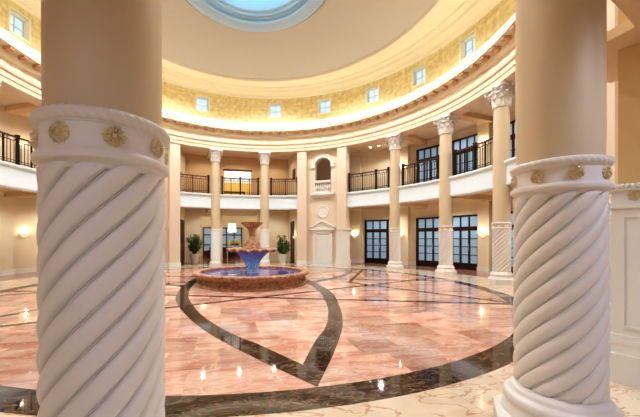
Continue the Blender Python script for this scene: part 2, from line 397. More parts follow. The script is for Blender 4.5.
# ------------------------------------------------------------------ outer walls
def arcwall(name,a0,a1,r,z0,z1,mat):
    return MB().lathe([(r,z0),(r,z1)],a0,a1,n=60,smooth=True).build(name,mat,kind='structure')
arcwall('wall_right_lower',-60.4,84.8,11.25,0,3.45,M['wall']); arcwall('wall_right_upper',-60.4,84.8,11.25,4.0,7,M['wall'])
arcwall('wall_left_lower',119.6,264.8,11.25,0,3.45,M['wall']); arcwall('wall_left_upper',119.6,264.8,11.25,4.0,7,M['wall'])
# base boards along the gallery
for k,(a0,a1) in enumerate(((-60.4,84.8),(119.6,264.8))):
    MB().lathe([(11.2,.0),(11.2,.18),(11.22,.2),(11.25,.2)],a0,a1,n=60).build('baseboard_'+('right','left')[k],M['white'],kind='structure')
def axbox(name,u0,u1,v0,v1,z0,z1,mat):
    b=MB(); vs=[ax(u,v,z) for z in (z0,z1) for v in (v0,v1) for u in (u0,u1)]
    b.add(vs,[(0,2,3,1),(4,5,7,6),(0,1,5,4),(2,6,7,3),(0,4,6,2),(1,3,7,5)])
    return b.build(name,mat,kind='structure')
V=3.4
# far vestibule: side walls
for s,nm_ in ((1,'far_right'),(-1,'far_left')):
    axbox('wall_'+nm_,7.95,11,s*V,s*(V+.25),0,3.45,M['wall']); axbox('wall_'+nm_+'_upper',7.95,11,s*V,s*(V+.25),4.02,6.95,M['wall'])
# far wall, lower: opening from -1.05 to 1.3 and a side opening -2.45..-1.35
yw=10.8
for i,(v0,v1,z0,z1) in enumerate(((-V,-2.45,0,3.45),(-1.35,-1.05,0,3.45),(1.3,V,0,3.45),(-2.45,-1.35,3.0,3.45),(-1.05,1.3,3.1,3.45))):
    axbox('wall_far_%d'%(i+1),yw,yw+.25,v0,v1,z0,z1,M['wall'])
# far wall, upper, with a lit interior window
for i,(v0,v1,z0,z1) in enumerate(((-V,-.95,4.02,6.95),(.85,V,4.02,6.95),(-.95,.85,6.08,6.95))):
    axbox('wall_far_upper_%d'%(i+1),yw,yw+.25,v0,v1,z0,z1,M['soffit'])
axbox('trim_26',yw-.02,yw+.05,-1.0,.9,6.02,6.12,M['mahog'])
# lobby room beyond
axbox('wall_lobby_back',17.2,17.4,-6,6,0,3.6,M['wall']); axbox('wall_lobby_left',yw+.25,17.2,-6.2,-6,0,3.6,M['wall']); axbox('wall_lobby_right',yw+.25,17.2,6,6.2,0,3.6,M['wall'])
axbox('trim_27',yw+.25,17.2,-6,6,3.5,3.6,M['cream'])
axbox('wall_upper_room',13,13.2,-3.4,3.4,4,7,M['galleryglow']); axbox('wall_upper_room_left',yw+.25,13,-3.6,-3.4,4,7,M['wall']); axbox('wall_upper_room_right',yw+.25,13,3.4,3.6,4,7,M['wall'])
axbox('trim_28',yw+.25,13,-3.4,3.4,3.9,4.02,M['gfloor']); axbox('trim_29',yw+.25,13,-3.4,3.4,6.95,7.05,M['cream'])
# near vestibule (around the camera): side walls, end wall, ceiling
for s,nm_ in ((1,'near_right'),(-1,'near_left')): axbox('wall_'+nm_,-14,-7.95,s*V,s*(V+.25),0,3.5,M['nearwall'])
axbox('wall_near_end',-14.2,-14,-V,V,0,3.5,M['wall'])
axbox('trim_30',-14.2,-8.3,-V-.25,V+.25,3.5,3.6,M['soffit'])
axbox('trim_32',-8.3,-6.9,2.95,V+.6,3.5,3.6,M['soffit'])
axbox('trim_31',-14,-11.2,-V,V,3.4,3.5,M['soffit'])

# dark side doors of the far vestibule
dk=1
for s in (1,-1):
    for (u0,u1) in ((9.05,9.75),) if s==1 else ((8.6,9.0),(9.35,9.9)):
        o=axbox('door_%d'%dk,u0,u1,s*(V-.04),s*V,0,2.55,M['doorw']); dk+=1
        b=MB(); 
        for (a,c_) in ((u0-.09,u0),(u1,u1+.09)):
            vs=[ax(u,v,z) for z in (0,2.64) for v in (s*(V-.07),s*V) for u in (a,c_)]
            b.add(vs,[(0,2,3,1),(4,5,7,6),(0,1,5,4),(2,6,7,3),(0,4,6,2),(1,3,7,5)])
        vs=[ax(u,v,z) for z in (2.55,2.64) for v in (s*(V-.07),s*V) for u in (u0,u1)]
        b.add(vs,[(0,2,3,1),(4,5,7,6),(0,1,5,4),(2,6,7,3),(0,4,6,2),(1,3,7,5)])
        b.build('door_frame',M['mahog'],o)
        hb=MB(); hb.tube([ax(u0+.08,s*(V-.08),.95),ax(u0+.08,s*(V-.08),1.25)],.012); hb.build('door_handle',M['brass'],o)

# french doors
def french(a,r,z,w,h,cols,rows,top=True):
    global dk
    o=empty('door_%d'%dk,pol(a,r,z),a-90,kind='structure'); dk+=1
    b=MB(); t=.09
    b.box(-w/2,-w/2+t,-.1,0,0,h); b.box(w/2-t,w/2,-.1,0,0,h); b.box(-w/2,w/2,-.1,0,h-t,h)
    tz=h-.62 if top else h-t
    if top: b.box(-w/2,w/2,-.09,0,tz-.07,tz+.05)
    b.build('door_frame',M['doorw'],o)
    x0,x1=-w/2+t,w/2-t; cw=(x1-x0)/cols
    lf=MB(); pn=MB(); zt_=tz-.07
    b2=MB()
    for c in range(cols+1):
        x=x0+c*cw; lf.box(x-.05,x+.05,-.07,-.02,0,zt_)
        if top: b2.box(x-.035,x+.035,-.07,-.02,tz+.05,h-t)
    lf.box(x0,x1,-.07,-.02,0,.32); lf.box(x0,x1,-.07,-.02,zt_-.08,zt_)
    rh=(zt_-.08-.32)/rows
    for q in range(1,rows): lf.box(x0,x1,-.06,-.025,.32+q*rh-.02,.32+q*rh+.02)
    lf.build('door_leaf',M['doorw'],o)
    pn.box(x0,x1,-.035,-.025,.3,zt_-.05); 
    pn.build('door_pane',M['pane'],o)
    if top:
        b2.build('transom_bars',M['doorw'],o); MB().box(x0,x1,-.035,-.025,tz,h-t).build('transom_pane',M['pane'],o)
    hd=MB(); xh=x0+cw*(cols-1)
    hd.tube([(xh,-.08,.95),(xh,-.11,.97),(xh,-.11,1.23),(xh,-.08,1.25)],.014); hd.build('door_handle',M['brass'],o)
    return o
LOW=[54.3,38.0,28.2,16.9,7.0]
for a in LOW:
    french(a,11.2,0,1.5,2.68,3,4)
for a in [37.6,27.6,16.5,6.8]:
    french(a,11.2,4.02,1.62,2.5,4,3)
french(170.2,11.2,0,1.5,2.68,3,4)
# piers between the doors
pk=1
PIER=[(61.3,.75),(46.3,.95),(33.1,.22),(22.7,.55),(12.0,.35),(155.5,.5),(165.2,.55)]
for a,w in PIER:
    for z0,z1 in ((0,3.42),(4.02,6.95)):
        o=empty('trim_%d'%(32+pk),pol(a,11.25,z0),a-90,kind='structure'); pk+=1
        h=z1-z0
        MB().box(-w/2,w/2,-.34,0,0,h).build('pier_body',M['wall'],o)
        MB().box(-w/2-.02,w/2+.02,-.36,0,0,.2).build('pier_base',M['white'],o)
        MB().box(-w/2-.03,w/2+.03,-.38,0,h-.12,h).build('pier_cap',M['cream'],o)
NXT=33+pk
# shallow beams under the lower gallery
for a in (-15.5,3.0,21.4,39.9,92.4,112.0,164.5,183.0):
    o=MB(); Mx=Matrix.Rotation(radians(a-90),4,'Z'); o.box(-.22,.22,8.6,11.2,3.22,3.42,Mx); o.box(-.2,.2,8.6,11.2,6.75,6.95,Mx)
    o.build('trim_%d'%NXT,M['soffit'],kind='structure'); NXT+=1

# ------------------------------------------------------------------ pilasters and panels
def rosette_mb(s=.044):
    b=MB(); n=72; rings=[(0,.012),(.16,.016),(.3,.010),(.34,.013),(.55,.016),(.72,.012),(.76,.014),(.95,.008),(1.0,0)]
    vs=[]
    for r,h in rings:
        for i in range(n):
            t=2*pi*i/n; k=cos(12*t)
            rr=r*(1+.06*k*(r>.5)); hh=h*.75*(1+.35*k*(r>.3))
            if .3<r<.75: hh=h*(1+.4*cos(12*t+pi))
            vs.append((rr*s*cos(t),-hh*1.2,rr*s*sin(t)))
    fs=[(k*n+i,k*n+(i+1)%n,(k+1)*n+(i+1)%n,(k+1)*n+i) for k in range(len(rings)-1) for i in range(n)]
    return b.add(vs,fs,True)
def pilaster(a,ped,rear=False):
    global NXT
    o=empty('trim_%d'%NXT,pol(a,8.33),a-90,kind='structure'); NXT+=1
    MB().box(-.27,.27,-.23,.3,0,6.6).build('pilaster_shaft',M['nearwall' if a in (-52.4,-103.2) else 'rose'],o)
    b=MB(); b.box(-.3,.3,-.27,.32,0,.2); b.box(-.285,.285,-.25,.31,.2,.26); b.build('pilaster_base',M['white'],o)
    if ped:
        b=MB(); b.box(-.3,.3,-.27,.3,.26,1.84); b.box(-.34,.34,-.31,.33,0,.3); b.box(-.32,.32,-.29,.31,.3,.4)
        for x0,x1,z0,z1 in ((-.24,-.2,.5,1.72),(.2,.24,.5,1.72),(-.24,.24,.46,.5),(-.24,.24,1.72,1.76)): b.box(x0,x1,-.285,-.26,z0,z1)
        b.box(-.335,.335,-.3,.33,1.82,1.88); b.box(-.305,.305,-.275,.31,1.88,2.0); b.box(-.345,.345,-.31,.34,2.0,2.07)
        for sx in (-1,1):
            for y0,y1,z0,z1 in ((-.21,-.18,.6,1.72),(.21,.24,.6,1.72),(-.21,.24,.57,.6),(-.21,.24,1.72,1.75)): b.box(min(sx*.3,sx*.315),max(sx*.3,sx*.315),y0,y1,z0,z1)
        b.box(-.325,.325,-.295,.325,.4,.45); b.box(-.312,.312,-.282,.312,.45,.5)
        for i in range(17):
            yy=-.30+.0375*i
            for xx in (-.345,.345): b.sphere((xx,yy,2.045),.024,5)
            if abs(-.32+.04*i)<.33: b.sphere((-.32+.04*i,-.315,2.045),.024,5)
        pd=b.build('pilaster_pedestal',M['white'],o)
        r=None
        for (px_,py_,rz_) in ((-.13,-.277,0),(.13,-.277,0),(.307,-.11,pi/2),(.307,.14,pi/2),(-.307,-.11,-pi/2),(-.307,.14,-pi/2)):
            if r is None: r=rosette_mb(.046).build('rosette',M['gold'],pd); q=r
            else: q=r.copy(); COL.objects.link(q)
            q.location=(px_,py_,1.94); q.rotation_euler=(0,0,rz_)
    return o
for a,p in ((76.8,0),(60.3,1),(127.6,0),(144.1,1),(-35.9,1),(-52.4,1),(-103.2,1),(-119.7,1)): pilaster(a,p)

def panel(a,full):
    """plaster panel with arched niche window between two pilasters; local x to the right as seen from the hall"""
    global NXT,dk
    side={68.5:'far_right_panel',135.9:'far_left_panel',-44.1:'near_right_panel',-111.5:'near_left_panel'}[a]
    o=empty('wall_'+side,pol(a,8.36),a-90,kind='structure')
    W=1.05; hw=.47; z0,sp,top=4.15,5.72,6.6; b=MB()
    for y in (0,.3):
        b.add([(-W,y,0),(W,y,0),(W,y,z0),(-W,y,z0)],[(0,1,2,3)])
        b.add([(-W,y,z0),(-hw,y,z0),(-hw,y,top),(-W,y,top)],[(0,1,2,3)])
        b.add([(hw,y,z0),(W,y,z0),(W,y,top),(hw,y,top)],[(0,1,2,3)])
        n=16; vs=[]
        for i in range(n+1):
            t=pi-pi*i/n; vs+= [(hw*cos(t),y,sp+hw*sin(t)),(hw*cos(t),y,top)]
        b.add(vs,[(2*i,2*i+2,2*i+3,2*i+1) for i in range(n)])
    rim=[(-hw,z0),(-hw,sp)]+[(hw*cos(pi-pi*i/16),sp+hw*sin(pi-pi*i/16)) for i in range(1,16)]+[(hw,sp),(hw,z0)]
    vs=[(x,y,z) for x,z in rim for y in (0,.3)]; n=len(rim)
    b.add(vs,[(2*i,2*i+1,(2*i+3)%(2*n),(2*i+2)%(2*n)) for i in range(n)])
    b.build('panel_wall',M['rose'],o)
    b=MB(); b.box(-W,-.62,-.04,.02,0,.2); b.box(.62,W,-.04,.02,0,.2); b.build('panel_base',M['white'],o)
    # archivolt
    b=MB(); n=24; vs=[]
    for i in range(n+1):
        t=pi-pi*i/n
        for rr,y in ((hw,0.0),(hw,-.07),(.60,-.07),(.62,-.1),(.68,-.1),(.68,0)): vs.append((rr*cos(t),y,sp+rr*sin(t)))
    b.add(vs,[(6*i+j,6*i+j+1,6*i+7+j,6*i+6+j) for i in range(n) for j in range(5)])
    for s in (-1,1): b.box(min(s*hw,s*.7),max(s*hw,s*.7),-.11,.05,sp-.1,sp)
    b.build('archivolt',M['white'],o)
    b=MB(); b.box(-.68,.68,-.22,.3,4.03,4.13); b.box(-.62,.62,-.17,.3,3.95,4.03); b.box(-.55,.55,-.1,.3,3.88,3.95)
    b.build('window_sill',M['white'],o)
    # round medallion
    b=MB(); n=40; vs=[(0,-.03,3.08)]
    prof=[(.26,-.03),(.28,-.06),(.34,-.06),(.36,0)]
    for r_,y in prof: vs+=[(r_*cos(2*pi*i/n),y,3.08+r_*sin(2*pi*i/n)) for i in range(n)]
    fs=[(0,1+i,1+(i+1)%n) for i in range(n)]
    for q in range(3): fs+=[(1+q*n+i,1+q*n+(i+1)%n,1+(q+1)*n+(i+1)%n,1+(q+1)*n+i) for i in range(n)]
    b.add(vs,fs); b.build('round_medallion',M['white'],o)
    # door with pediment
    d=empty('door_%d'%dk,pol(a,8.36),a-90,kind='structure'); dk+=1
    MB().box(-.4,.4,-.05,.02,0,1.82).build('door_leaf',M['fascia'],d)
    b=MB()
    for x0,x1,z0_,z1_ in ((-.33,-.03,.2,.85),(.03,.33,.2,.85),(-.33,-.03,.98,1.7),(.03,.33,.98,1.7)):
        b.box(x0,x1,-.062,-.05,z0_,z1_)
    b.build('door_panel',M['white'],d)
    b=MB(); b.box(-.58,-.4,-.1,.02,0,1.9); b.box(.4,.58,-.1,.02,0,1.9); b.box(-.58,.58,-.1,.02,1.82,2.02); b.box(-.7,.7,-.17,.02,2.02,2.1)
    b.build('door_surround',M['white'],d)
    b=MB(); pr=[(-.72,2.1),(.72,2.1),(.72,2.16),(0,2.5),(-.72,2.16)]
    vs=[(x,y,z) for y in (-.12,.02) for x,z in pr]; b.add(vs,[(0,1,2,3,4),(9,8,7,6,5)]+[(i,(i+1)%5,5+(i+1)%5,5+i) for i in range(5)])
    for s in (-1,1):
        pr=[(s*.76,2.12),(s*.76,2.2),(0,2.58),(0,2.49)]
        vs=[(x,y,z) for y in (-.2,.02) for x,z in pr]; b.add(vs,[(0,1,2,3),(7,6,5,4)]+[(i,(i+1)%4,4+(i+1)%4,4+i) for i in range(4)])
    b.build('pediment',M['white'],d)
    # stone balustrade inside the arch
    if full:
        t=empty('stone_balustrade',pol(a,8.36,4.13),a-90,'small white stone balustrade standing on the sill of the arched niche opening','balustrade')
        MB().box(-.46,.46,-.1,.1,.62,.74).build('hand_rail',M['white'],t); MB().box(-.46,.46,-.1,.1,0,.1).build('bottom_rail',M['white'],t)
        pr=[(.035,.1),(.045,.12),(.03,.16),(.03,.2),(.055,.28),(.06,.34),(.04,.46),(.025,.54),(.035,.57),(.04,.62)]
        first=None
        for i in range(7):
            x=-.39+.13*i
            if first is None: first=MB().lathe(pr,n=12).build('baluster',M['white'],t); ob=first
            else: ob=first.copy(); COL.objects.link(ob)
            ob.location=(x,0,0)
for a in (68.5,135.9,-44.1,-111.5): panel(a,a==68.5)

# ------------------------------------------------------------------ columns
def spiral_mesh(z0,z1,r0,amp,nr=11,P=1.52):
    b=MB(); sub=16; nt_=nr*sub; nz=40; vs=[];uvs=[]
    for k in range(nz+1):
        z=z0+(z1-z0)*k/nz
        fade=min(1,(z-z0)/.03,(z1-z)/.03)
        for i in range(nt_):
            p=(i%sub)/sub
            q=i%sub
            if q==0: rr=r0-.003
            elif q==1: rr=r0+.0025
            elif q==2: rr=r0-.003
            else: rr=r0+amp*sqrt(max(0,1-(2*(((q-2)/(sub-2))-.5)*.97)**2))
            rr=r0+(rr-r0)*max(0,fade)**.5 if fade<1 else rr
            t=2*pi*i/nt_+2*pi*z/P
            vs.append((rr*cos(t),rr*sin(t),z))
    fs=[(k*nt_+i,k*nt_+(i+1)%nt_,(k+1)*nt_+(i+1)%nt_,(k+1)*nt_+i) for k in range(nz) for i in range(nt_)]
    return b.add(vs,fs,True)
def octa(b,r0,z0,r1,z1):
    vs=[(r*cos(pi/8+pi/4*i)/cos(pi/8),r*sin(pi/8+pi/4*i)/cos(pi/8),z) for r,z in ((r0,z0),(r1,z1)) for i in range(8)]
    b.add(vs,[tuple(range(8))[::-1],tuple(range(8,16))]+[(i,(i+1)%8,8+(i+1)%8,8+i) for i in range(8)])
def rope(b,Rr,z,r,strands=44):
    n=strands*7; m=24; vs=[]
    for i in range(n):
        t=2*pi*i/n
        for j in range(m):
            p=2*pi*j/m
            rr=r*(1-.2*(1-abs(sin(.5*(strands*t+3*p))))**2)
            vs.append(((Rr+rr*cos(p))*cos(t),(Rr+rr*cos(p))*sin(t),z+rr*sin(p)*1.0))
    b.add(vs,[(i*m+j,((i+1)%n)*m+j,((i+1)%n)*m+(j+1)%m,i*m+(j+1)%m) for i in range(n) for j in range(m)],True)
def leaf(b,a,r0,z0,h,w,out,n=7):
    """acanthus leaf hugging the bell and curling outward"""
    t=radians(a); er=Vector((cos(t),sin(t),0)); et=Vector((-sin(t),cos(t),0)); vs=[]
    for i in range(n+1):
        q=i/n
        zz_=z0+h*(sin(min(q,.8)/.8*pi/2)) - (0 if q<.8 else (q-.8)/.2*h*.16)
        rr=r0+.01+out*(q**2.6)+(0 if q<.8 else (q-.8)*.12)
        ww=w*(.75+.35*sin(q*pi))*(1 if q<.85 else (1-q)/.15*.6+.35)
        lob=1+.16*((i%2)*2-1)
        for j,u in enumerate((-1,-.5,0,.5,1)):
            dz=-.012*abs(u); dr=(.018 if j in(1,3) else (.0 if j==2 else -.012))
            p=er*(rr+dr)+et*(u*ww*.5*(lob if abs(u)==1 else 1)); vs.append((p.x,p.y,zz_+dz))
    fs=[(i*5+j,i*5+j+1,(i+1)*5+j+1,(i+1)*5+j) for i in range(n) for j in range(4)]
    b.add(vs,fs,True)
def capital_mb(z0=5.88):
    b=MB(); H=.72
    b.lathe([(.24,0),(.265,.015),(.265,.04),(.235,.06),(.23,.3),(.25,.45),(.3,.56),(.34,.6)],n=40,c=(0,0,z0))
    for i in range(8): leaf(b,45*i,.24,z0+.05,.28,.2,.09)
    for i in range(8): leaf(b,45*i+22.5,.25,z0+.08,.42,.19,.13)
    for i in range(4):
        a=45+90*i; t=radians(a); er=Vector((cos(t),sin(t),0))
        leaf(b,a,.27,z0+.3,.28,.14,.18)
        # corner volute
        pts=[]
        for k in range(22):
            q=k/21; ang=pi*.5-q*2.6*pi; rr=.085*(1-.8*q)
            p=er*(.40+rr*cos(ang))+Vector((0,0,z0+.535+rr*sin(ang))); pts.append(p)
        b.tube([er*.26+Vector((0,0,z0+.4)),er*.33+Vector((0,0,z0+.58))]+pts,[.02,.022]+[.022-.010*k/21 for k in range(22)],6)
        # small inner helices and the flower in the middle of each face
        t2=radians(a+45); e2=Vector((cos(t2),sin(t2),0)); n2=Vector((-sin(t2),cos(t2),0))
        for s in (-1,1):
            pts=[]
            for k in range(14):
                q=k/13; ang=pi*.5-q*2.2*pi; rr=.05*(1-.8*q)
                pts.append(e2*.32+n2*s*(.07+ -rr*cos(ang))+Vector((0,0,z0+.54+rr*sin(ang))))
            b.tube(pts,.012,5)
        b.sphere(tuple(e2*.36+Vector((0,0,z0+.66))),.045,6)
    # concave abacus
    vs=[];nq=8
    for z in (z0+.62,z0+.66,z0+.72):
        ex=0 if z<z0+.65 else .015
        for i in range(4):
            a0=radians(45+90*i-7); a1=radians(45+90*i+7+76)
            c0=Vector((cos(radians(45+90*i)+.1),sin(radians(45+90*i)+.1),0))*(.49+ex); c1=Vector((cos(radians(135+90*i)-.1),sin(radians(135+90*i)-.1),0))*(.49+ex)
            md=(c0+c1)/2; n_=md.normalized()
            for q in range(nq):
                t=q/(nq-1); p=c0.lerp(c1,t)-n_*(.07*sin(pi*t)); vs.append((p.x,p.y,z))
    m=4*nq; fs=[tuple(range(m))[::-1],tuple(range(2*m,3*m))]+[(k*m+i,k*m+(i+1)%m,(k+1)*m+(i+1)%m,(k+1)*m+i) for k in range(2) for i in range(m)]
    b.add(vs,fs)
    return b
LBL={}
def make_column(name,loc,face,label,plain=False,group=None,cap=True):
    o=empty(name,loc,face,label,'column',group)
    MB().lathe([(.245,1.95),(.252,2.2),(.252,3.2),(.246,4.4),(.236,5.3),(.226,5.9)],n=64).build('shaft',M['shaft'],o)
    if plain:
        MB().lathe([(.265,.24),(.268,.4),(.268,1.9),(.262,1.98)],n=48).build('pedestal',M['bright'],o)
        MB().lathe([(.262,1.96),(.29,1.98),(.29,2.03),(.275,2.07),(.24,2.07)],n=48).build('collar',M['white'],o)
        MB().lathe([(.33,0),(.33,.12),(.31,.13),(.31,.18),(.29,.2),(.265,.25)],n=48).build('base',M['white'],o)
    else:
        spiral_mesh(.40,1.845,.240,.028).build('spiral_pedestal',M['spiral'],o)
        b=MB(); b.lathe([(.25,1.80),(.262,1.835),(.284,1.84),(.288,1.855),(.284,1.87),(.27,1.88),(.265,1.89),(.265,1.985),(.272,1.99),(.272,1.995)],n=72)
        rope(b,.262,2.022,.03); b.lathe([(.262,2.045),(.25,2.055),(.244,2.056)],n=72)
        c=b.build('collar',M['spiral'],o)
        r=None
        for i in range(8):
            a=45*i+8
            if r is None: r=rosette_mb().build('rosette',M['gold'],c); q=r
            else: q=r.copy(); COL.objects.link(q)
            t=radians(a); q.location=(.264*cos(t),.264*sin(t),1.938); q.rotation_euler=(0,0,t+pi/2)
        b=MB(); b.lathe([(.35,.2),(.348,.215),(.335,.235),(.322,.265),(.322,.275),(.33,.285),(.336,.31),(.33,.335),(.318,.35),(.30,.355),(.293,.365),(.29,.385),(.28,.395),(.262,.41),(.245,.415)],n=72)
        b.build('base_moulding',M['spiral'],o)
        b=MB(); octa(b,.385,0,.385,.17); octa(b,.385,.17,.35,.2); b.build('plinth',M['spiral'],o)
    capital_mb().build('capital',M['white'],o)
    return o
near=make_column('spiral_column',(3.24,-7.56,0),-73.7,'large foreground column on the right with a spiral-carved white pedestal and complete visible base',group='spiral-footed columns around the hall')
def colcopy(src,loc,rz,label,group=None):
    c=copy_tree(src); c.location=loc; c.rotation_euler=(0,0,radians(rz)); c['label']=label
    if group: c['group']=group
    return c
colcopy(near,tuple(Vector((.363,-8.30,0))),-87.6+27,'largest foreground column on the left, white spiral pedestal with gold rosettes on its collar')
for a,l in ((39.9,'farthest spiral-footed column, just right of the blush panel with the pedimented door'),
            (21.4,'middle of three spiral-footed columns across the hall, between two dark lower doors'),
            (3.0,'spiral-footed column across the hall nearest the big right foreground column'),
            (-15.5,'spiral-footed column hidden behind the big right foreground column'),
            (164.5,'spiral-footed column of the left gallery hidden behind the big left foreground column'),
            (183.0,'spiral-footed column of the left gallery just outside the left edge of the photo')):
    colcopy(near,pol(a,R),a+10,l)
pa=make_column('column',pol(112.0,R),112,'column with smooth white lower drum left of the fountain, beside the left potted tree',True,'smooth-footed columns flanking the far opening')
colcopy(pa,pol(92.4,R),92.4,'column with smooth white lower drum right behind the fountain, beside the right potted tree')

# near right wainscot on the vestibule side wall
o=empty('trim_%d'%NXT,ax(0,V,0),PHI-90,kind='structure'); NXT+=1
# local frame: rotate so local y = axial, local x = lateral
b=MB(); b.box(-.05,0,-14,-7.9,.1,1.84); b.build('wainscot_field',M['spiral'],o)
b=MB(); b.box(-.16,0,-14,-7.9,0,.22); b.box(-.13,0,-14,-7.9,.22,.3); b.box(-.10,0,-14,-7.9,.3,.36); b.box(-.075,0,-14,-7.9,.36,.41); b.build('wainscot_base',M['spiral'],o)
b=MB(); b.box(-.10,0,-14,-7.9,1.84,1.89); b.box(-.07,0,-14,-7.9,1.89,2.0); b.box(-.11,0,-14,-7.9,2.0,2.03)
for i in range(150):
    y=-13.97+.04*i; b.sphere((-.10,y,2.045),.026,5,(1,.9,1))
wc=b.build('wainscot_collar',M['spiral'],o)
b=MB()
for u0,u1 in ((-13.8,-12.3),(-12.1,-10.6),(-10.4,-8.95),(-8.8,-8.1)):
    for y0,y1,z0,z1 in ((u0,u1,.5,.54),(u0,u1,1.72,1.76),(u0,u0+.04,.5,1.76),(u1-.04,u1,.5,1.76)): b.box(-.07,-.04,y0,y1,z0,z1)
b.build('wainscot_frame',M['spiral'],o)
r=None
for i in range(10):
    if r is None: r=rosette_mb(.05).build('rosette',M['gold'],wc); q=r
    else: q=r.copy(); COL.objects.link(q)
    q.location=(-.072,-8.15-.42*i,1.945); q.rotation_euler=(0,0,-pi/2)

# ------------------------------------------------------------------ railings
def railing(a0,a1,label,mids=(.5,),subs=(.25,.75),RR=8.42):
    am=(a0+a1)/2
    o=empty('balcony_railing',pol(am,RR,4.08),am-90,label,'railing','black iron balcony railings with brown hand rails')
    inv=(Matrix.Translation(pol(am,RR,4.08))@Matrix.Rotation(radians(am-90),4,'Z')).inverted()
    P=lambda t,z: inv@pol(a1+(a0-a1)*t,RR,4.08+z)      # t runs left to right
    n=24
    def barline(b,t0,t1,z,w,h):
        pts=[P(t0+(t1-t0)*i/n,z) for i in range(n+1)]; vs=[]
        for i,p in enumerate(pts):
            for dy,dz in ((-w/2,-h/2),(w/2,-h/2),(w/2,h/2),(-w/2,h/2)): vs.append((p.x,p.y+dy,p.z+dz))
        fs=[(4*i+j,4*i+(j+1)%4,4*i+4+(j+1)%4,4*i+4+j) for i in range(n) for j in range(4)]+[(0,1,2,3),(4*n+3,4*n+2,4*n+1,4*n)]
        b.add(vs,fs)
    b=MB(); barline(b,0,1,.98,.07,.05); b.build('hand_rail',M['mahog'],o)
    def post(t,w,h):
        p=P(t,0); b=MB(); b.box(p.x-w/2,p.x+w/2,p.y-w/2,p.y+w/2,0,h); b.box(p.x-w*.7,p.x+w*.7,p.y-w*.7,p.y+w*.7,h,h+.03); b.build('post',M['black'],o)
    for t in (.012,.988)+tuple(mids): post(t,.09,1.04)
    for t in subs: post(t,.045,.95)
    sec=sorted([.012,.988]+list(mids)+list(subs))
    for s0,s1 in zip(sec[:-1],sec[1:]):
        b=MB(); m=.006
        barline(b,s0+m,s1-m,.08,.025,.025); barline(b,s0+m,s1-m,.84,.022,.022); barline(b,s0+m,s1-m,.16,.018,.018)
        L=(P(s0,0)-P(s1,0)).length; nb=max(3,int(L/.115))
        for i in range(1,nb):
            p=P(s0+(s1-s0)*i/nb,0); top=.84 if i not in (1,nb-1) else .95
            b.box(p.x-.008,p.x+.008,p.y-.008,p.y+.008,.08,top)
        # small scroll ring pair under the rail
        for i in range(1,nb,2):
            p=P(s0+(s1-s0)*(i+.5)/nb,0)
            b.tube([(p.x+.035*cos(t),p.y,.895+.035*sin(t)) for t in [2*pi*k/10 for k in range(11)]],.006,5,False)
        b.build('baluster_panel',M['black'],o)
g=2.5
railing(112+g,127.6-2.2,'short black railing left of the left smooth-footed column on the far balcony',mids=(),subs=(.45,))
railing(92.4+g,112-g,'black railing between the two smooth-footed columns, in front of the lit upper window',mids=(.5,),subs=(.25,.75))
railing(76.8+2.2,92.4-g,'short black railing right of the right smooth-footed column on the far balcony',mids=(),subs=(.55,))
railing(39.9+g,60.3-2.2,'black railing between the blush panel and the first spiral column across the hall',mids=(.68,),subs=(.34,))
railing(21.4+g,39.9-g,'black railing between the first and the middle spiral column, before dark upper doors',mids=(),subs=(.33,.66))
railing(3.0+g,21.4-g,'black railing between the middle spiral column and the column nearest the right foreground one',mids=(.5,),subs=(.25,.75))
railing(164.5+g,183.0-g,'brown topped railing at the left edge, seen left of the largest foreground column',mids=(.5,),subs=(.25,.75))
railing(144.1+2.2,164.5-g,'black railing of the left gallery hidden behind the largest foreground column',mids=(.5,),subs=(.25,.75))
# short rail glimpsed behind the niche arch
railing(63.5,73.5,'thin rail behind the white stone balustrade in the arched niche opening',mids=(),subs=(),RR=9.05)

# ------------------------------------------------------------------ sconces
def make_sconce():
    o=empty('wall_sconce',(0,0,0),0,'x','sconce')
    b=MB(); b.lathe([(.012,-.17),(.05,-.16),(.09,-.12),(.15,-.04),(.17,.0),(.178,.02),(.16,.02),(.14,-.02),(.05,-.1)],180,360,n=24); b.build('bowl',M['sconce'],o)
    b=MB(); b.box(-.05,.05,-.02,.0,-.16,.06); b.sphere((0,-.02,-.185),.022,8); b.build('bracket',M['brass'],o)
    b=MB(); b.sphere((0,-.06,-.01),.035,8); b.build('bulb',M['bulb'],o)
    return o
SC=[(46.3,10.9,1.72,'lit wall sconce right behind the first spiral column, on the wide cream pier'),
    (61.3,10.9,1.72,'lit wall sconce on the cream wall left of the leftmost dark french door'),
    (33.1,10.9,1.72,'lit lower wall sconce mostly hidden behind the middle spiral column'),
    (22.7,10.9,1.72,'lit lower wall sconce on the pier between the two columns furthest right across the hall'),
    (160.6,11.24,1.72,'lit wall sconce on the left wall beside the left foreground column'),
    (46.0,10.9,5.6,'lit upper wall sconce on the pier above the first spiral column bay'),
    (22.7,10.9,5.85,'lit upper wall sconce beside the dark upper doors on the right'),
    (161.5,11.24,5.6,'lit upper wall sconce above the railing at the left edge')]
sc0=make_sconce()
def pt(name,loc,w,c=(1,.8,.55),r=.05):
    l=bpy.data.lights.new(name,'POINT'); l.energy=w; l.color=c; l.shadow_soft_size=r
    o=bpy.data.objects.new(name,l); o.location=loc; COL.objects.link(o); return o
for i,(a,r_,z,l) in enumerate(SC):
    o=sc0 if i==0 else copy_tree(sc0)
    o.location=pol(a,r_,z); o.rotation_euler=(0,0,radians(a-90)); o['label']=l; o['group']='half-bowl wall sconces'
    pt('sconce_light',pol(a,r_-.1,z+.1),7,(1,.78,.5),.03)
# sconce on the right vestibule wall next to the tree
o=copy_tree(sc0); o.location=ax(8.75,V,1.65); o.rotation_euler=(0,0,radians(PHI-90-90)); o['label']='small lit sconce on the wall beside the right potted tree'
pt('sconce_light',ax(8.75,V-.12,1.75),4,(1,.78,.5),.03)

